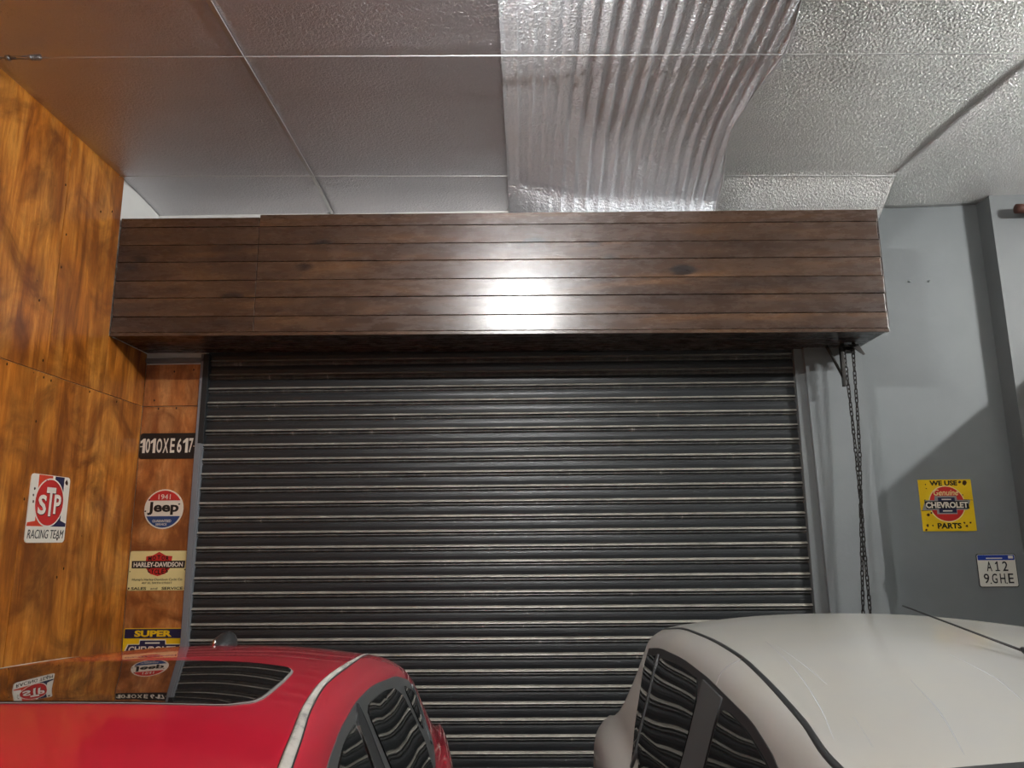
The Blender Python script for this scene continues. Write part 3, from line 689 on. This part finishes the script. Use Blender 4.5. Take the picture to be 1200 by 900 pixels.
prism('bumper', rrect(1.16, .22, .06), R_.y0-.07, R_.y0+.08, 'red_paint', rroot).location = (0, 0, .33)
prism('bumper', rrect(1.04, .24, .06), R_.y1-.06, R_.y1+.07, 'red_paint', rroot).location = (0, 0, .38)
wheels(rroot, R_, .45, 3.12, .295)
# roof antenna foot at the back of the roof
yb = 2.70; zb0 = R_.top(yb, 0)
V = []; Fc = []
for j, (y, hw, h) in enumerate([(-.06, .012, .006), (-.035, .030, .018), (0, .040, .034), (.03, .038, .046), (.06, .030, .048), (.085, .012, .03)]):
    for k in range(9):
        a = PI*k/8; V.append((-.035+hw*math.cos(a), yb+y, zb0-.004-.10*max(0, y)+h*(math.sin(a)**.8 if a not in (0,) else 0)))
    if j: Fc += [((j-1)*9+k, (j-1)*9+k+1, j*9+k+1, j*9+k) for k in range(8)]
Fc += [tuple(range(9)), tuple(range(45, 54))]
raw('antenna_foot', V, Fc, 'black_trim', rroot, True)
tube('antenna_stud', [(-.047, yb-.045, zb0+.002), (-.045, yb-.040, zb0+.022)], .006, 'chrome', rroot, 8)

# ------------------------------------------------------------------ signs and plates
def sign(name, label, loc, rz=0, cat='sign'):
    r = empty(name, loc, rz); return tag(r, label, cat)
def lay(name, pts, k, mat, parent): return prism(name, pts, -.0022-.0006*k, -.0022-.0006*(k-1)+.0001, mat, parent)
def sh_(pts, dx, dz): return [(a+dx, b+dz) for a, b in pts]
YT = lambda k: -.0022-.0006*k
def fleck(parent, spots, k, mat='sign_rust'):
    for i, (x, z, r) in enumerate(spots):
        rnd = random.Random(int(x*9999)+i); P = [(x+r*rnd.uniform(.6, 1.2)*math.cos(a), z+r*rnd.uniform(.6, 1.2)*math.sin(a)) for a in LS(0, 2*PI, 9)[:-1]]
        lay('rust_spot', P, k, mat, parent)
def one(x, z, hgt, k, mat, parent, w=.30, foot=False):
    b = hgt*.13; P = [(x-b*.2, z-hgt/2), (x+b*1.2, z-hgt/2), (x+b*1.2, z+hgt/2), (x+b*.1, z+hgt/2), (x-b*1.5, z+hgt*.30), (x-b*1.5, z+hgt*.14), (x-b*.2, z+hgt*.24)]
    if foot: P = [(x-b*1.6, z-hgt/2), (x+b*2.0, z-hgt/2), (x+b*2.0, z-hgt*.38), (x+b*.8, z-hgt*.38)]+[(x+b*.8, z+hgt/2), (x+b*.1, z+hgt/2), (x-b*1.5, z+hgt*.30), (x-b*1.3, z+hgt*.18), (x-b*.2, z+hgt*.28), (x-b*.2, z-hgt*.38), (x-b*1.6, z-hgt*.38)]
    return lay('lettering', P, k, mat, parent)
# STP style racing sign on the plywood wall
s = sign('tin_sign', 'tin sign with red oval and RACING TEAM on the plywood wall', (XL+.002, 3.766, 1.912), PI/2)
prism('plate', rrect(.312, .325, .02), -.0022, .002, 'sign_white', s)
lay('red_stripe', [(-.10, .16), (.01, .16), (-.005, -.085), (-.155, -.085), (-.152, -.068), (-.095, -.06)], 1, 'sign_orange', s)
lay('blue_stripe', [(.03, .16), (.105, .16), (.105, -.055), (.152, -.068), (.152, -.085), (.022, -.085)], 1, 'sign_navy', s)
lay('disc_rim', [(a*1.0, b) for a, b in circ(.118, .0, .03)], 2, 'sign_white', s)
lay('disc', circ(.111, .0, .03), 3, 'sign_red', s)
for dx, k, m in ((.004, 4, 'sign_black'), (0, 5, 'sign_white')):
    text('lettering', 'S', -.058+dx, .018-dx, .064, .095, YT(k), m, s, .03)
    text('lettering', 'T', .004+dx, .034-dx, .074, .140, YT(k), m, s, .03)
    text('lettering', 'P', .062+dx, .024-dx, .056, .095, YT(k), m, s, .03)
text('lettering', 'RACING TEAM', 0, -.122, .285, .042, YT(1), 'sign_black', s, .0, .15)
fleck(s, [(.125, .135, .013), (-.125, .09, .007), (-.13, .06, .006), (-.125, .03, .007), (.095, -.145, .008), (-.04, .135, .006)], 2)
# black number plate
s = sign('number_plate', 'black number plate with white 101OXE617 on the narrow plywood strip', (-2.1715, YS-.002, 2.318), 0, 'plate')
prism('plate', rrect(.345, .156, .016), -.0022, .002, 'sign_black', s)
xs = [-.152, -.122, -.089, -.052, -.013, .028, .070, .109, .141]
for chx, x in zip('101OXE617', xs):
  if chx == '1': one(x, .002, .088, 1, 'sign_white', s)
  else: text('lettering', chx, x, .002, None if chx == '1' else .033 if chx in 'OX' else .027, .088, YT(1), 'sign_white', s, .02)
for x in (-.162, .163): lay('dash', [(x-.008, -.006), (x+.008, -.006), (x+.008, .000), (x-.008, .000)], 1, 'sign_white', s)
# round sign
s = sign('round_tin_sign', 'round red white and blue tin sign reading Jeep', (-2.166, YS-.002, 1.940))
prism('plate', circ(.117), -.0022, .002, 'sign_white', s)
def seg(r, z0, z1, n=24):
    a0, a1 = math.asin(max(-1, z0/r)), math.asin(min(1, z1/r)); R1 = [(r*math.cos(a), r*math.sin(a)) for a in LS(a0, a1, n)]
    return R1+[(-x, z) for x, z in R1[::-1]]
lay('red_band', seg(.109, .050, .109), 1, 'sign_red', s); lay('blue_band', seg(.109, -.109, -.042), 1, 'sign_blue', s)
text('lettering', '1941', .0, .072, .072, .030, YT(2), 'sign_white', s)
text('lettering', 'Jeep', -.004, .004, .188, .078, YT(1), 'sign_black', s, .035)
text('lettering', 'GUARANTEED', -.006, -.070, .112, .016, YT(2), 'sign_white', s, .01)
text('lettering', 'SERVICE', -.008, -.090, .066, .013, YT(2), 'sign_white', s, .01)
fleck(s, [(.092, .028, .006), (-.108, -.012, .006), (-.09, .055, .006), (.03, .10, .004)], 2, 'sign_black')
# motor cycles sign
s = sign('tin_sign', 'cream tin sign with red shield reading HARLEY-DAVIDSON', (-2.1715, YS-.002, 1.583))
prism('plate', rrect(.345, .226, .012), -.0022, .002, 'sign_cream', s)
lay('shield', [(-.075, .082), (-.040, .086), (0, .108), (.04, .086), (.08, .082), (.076, .05), (.07, .012), (.045, -.018), (0, -.032), (-.045, -.018), (-.07, .012), (-.076, .05)], 1, 'sign_red', s)
lay('banner', [(-.158, .056), (.158, .056), (.156, .014), (-.156, .014)], 2, 'sign_black', s)
for chx, x, dz in zip('MOTOR', (-.052, -.027, 0, .027, .052), (0, .003, .007, .003, 0)): text('lettering', chx, x, .070+dz, .020, .024, YT(2), 'sign_black', s, .03)
text('lettering', 'HARLEY-DAVIDSON', 0, .035, .292, .028, YT(3), 'sign_white', s, .03)
for chx, x, dz in zip('CYCLES', (-.052, -.031, -.010, .010, .031, .052), (.006, 0, -.003, -.003, 0, .006)): text('lettering', chx, x, -.004+dz, .017, .028, YT(2), 'sign_black', s, .03)
text('lettering', "Hump's Harley-Davidson Cycle Co", .0, -.052, .295, .017, YT(1), 'sign_black', s)
text('lettering', '407 SE. SIXTH STREET', .0, -.070, .18, .011, YT(1), 'sign_black', s)
text('lettering', 'SALES', -.105, -.101, .088, .016, YT(1), 'sign_black', s, .02); text('lettering', 'and', -.015, -.101, .04, .012, YT(1), 'sign_black', s); text('lettering', 'SERVICE', .093, -.101, .125, .016, YT(1), 'sign_black', s, .02)
fleck(s, [(-.165, -.005, .004), (-.163, -.10, .006), (.16, .005, .004), (.165, .1, .004), (.165, -.1, .004)], 2)
# yellow and navy sign behind the red roof
def bowtie(w, h): return [(-w*.24, h*.5), (w*.24, h*.5), (w*.25, h*.27), (w*.54, h*.27), (w*.46, -h*.27), (w*.22, -h*.27), (w*.22, -h*.5), (-w*.22, -h*.5), (-w*.22, -h*.27), (-w*.54, -h*.27), (-w*.46, h*.27), (-w*.25, h*.27)]
s = sign('tin_sign', 'yellow and navy tin sign reading SUPER CHEVROLET behind the red car roof', (-2.169, YS-.002, 1.143))
prism('plate', rrect(.345, .232, .01), -.0022, .002, 'sign_yellow', s)
lay('navy_band', sh_(rrect(.335, .052, .004), 0, .086), 1, 'sign_navy', s); lay('navy_band', sh_(rrect(.335, .045, .004), 0, -.089), 1, 'sign_navy', s)
text('lettering', 'SUPER', 0, .086, .218, .036, YT(2), 'sign_yellow', s, .045)
text('lettering', 'SERVICE', 0, -.089, .218, .028, YT(2), 'sign_yellow', s, .03)
lay('emblem_rim', sh_(bowtie(.316, .112), 0, -.002), 1, 'sign_white', s); lay('emblem', sh_(bowtie(.300, .100), 0, -.002), 2, 'sign_navy', s)
lay('emblem_bar', sh_(rrect(.085, .008, .001), 0, .034), 3, 'sign_white', s)
text('lettering', 'CHEVROLET', 0, -.002, .272, .036, YT(3), 'sign_white', s, .025)
# yellow parts sign on the grey wall
s = sign('tin_sign', 'rusty yellow tin sign reading WE USE Genuine CHEVROLET PARTS on grey wall', (2.523, YW-.002, 1.925))
prism('plate', rrect(.316, .306, .003), -.0022, .002, 'sign_yellow', s)
lay('disc_rim', circ(.109, .0, .008), 1, 'sign_cream', s); lay('disc', circ(.103, .0, .008), 2, 'sign_red', s)
lay('emblem_rim', sh_(bowtie(.27, .108), -.005, .001), 3, 'sign_grey', s); lay('emblem', [(-.052, .046), (.048, .046), (.052, -.045), (-.052, -.045)], 4, 'sign_navy', s)
lay('emblem_wing', [(-.135, .024), (.125, .024), (.13, -.022), (-.125, -.022)], 4, 'sign_black', s)
for z in (.034, -.034): lay('emblem_bar', sh_(rrect(.056, .007, .001), -.002, z), 5, 'sign_white', s)
for dx, k, m in ((.0, 6, 'sign_white'),): text('lettering', 'CHEVROLET', -.003, .001, .252, .036, YT(k), m, s, .035)
text('lettering', 'Genuine', 0, .076, .148, .036, YT(3), 'sign_cream', s, .01, .3)
text('lettering', 'WE USE', -.008, .132, .165, .030, YT(1), 'sign_black', s, .04)
text('lettering', 'PARTS', 0, -.122, .142, .034, YT(1), 'sign_black', s, .04)
fleck(s, [(.118, .132, .016), (.09, .137, .009), (-.116, .125, .004), (-.113, .10, .004), (-.118, -.055, .010), (-.10, -.045, .006), (-.13, -.12, .009), (-.10, -.12, .005), (.102, -.125, .009), (.09, -.105, .006), (.125, -.105, .007), (.11, .03, .003), (.13, .02, .004), (-.13, .03, .006), (-.12, -.0, .005), (-.14, -.145, .007), (.10, .06, .004)], 2, 'sign_rust')
lay('crease', [(.10, .034), (.157, .030), (.157, .028), (.10, .031)], 2, 'sign_rust', s); lay('crease', [(-.157, -.030), (-.09, -.027), (-.09, -.030), (-.157, -.033)], 2, 'sign_rust', s)
# motorcycle plate
s = sign('number_plate', 'white number plate with blue top band reading A12 9GHE', (2.772, YW-.002, 1.542), 0, 'plate')
prism('rim', rrect(.230, .192, .012), -.0014, .002, 'sign_black', s)
prism('plate', rrect(.222, .184, .010), -.0022, -.0013, 'plate_white', s)
lay('blue_band', sh_(rrect(.216, .030, .005), 0, .074), 1, 'plate_blue', s)
lay('band_text', sh_(rrect(.095, .006, .001), -.012, .070), 2, 'sign_white', s); lay('band_flag', sh_(rrect(.028, .016, .002), .085, .076), 2, 'sign_white', s)
for chx, x in zip('A12', (-.046, .0, .047)):
  if chx == '1': one(x, .024, .056, 1, 'sign_black', s, foot=True)
  else: text('lettering', chx, x, .024, None if chx == '1' else .031, .056, YT(1), 'sign_black', s, .01)
for chx, x in zip('9GHE', (-.070, -.023, .024, .072)): text('lettering', chx, x, -.046, .031, .056, YT(1), 'sign_black', s, .01)
for x in (-.046, .046): lay('bolt', circ(.004, x, -.073, 8), 1, 'sign_black', s)
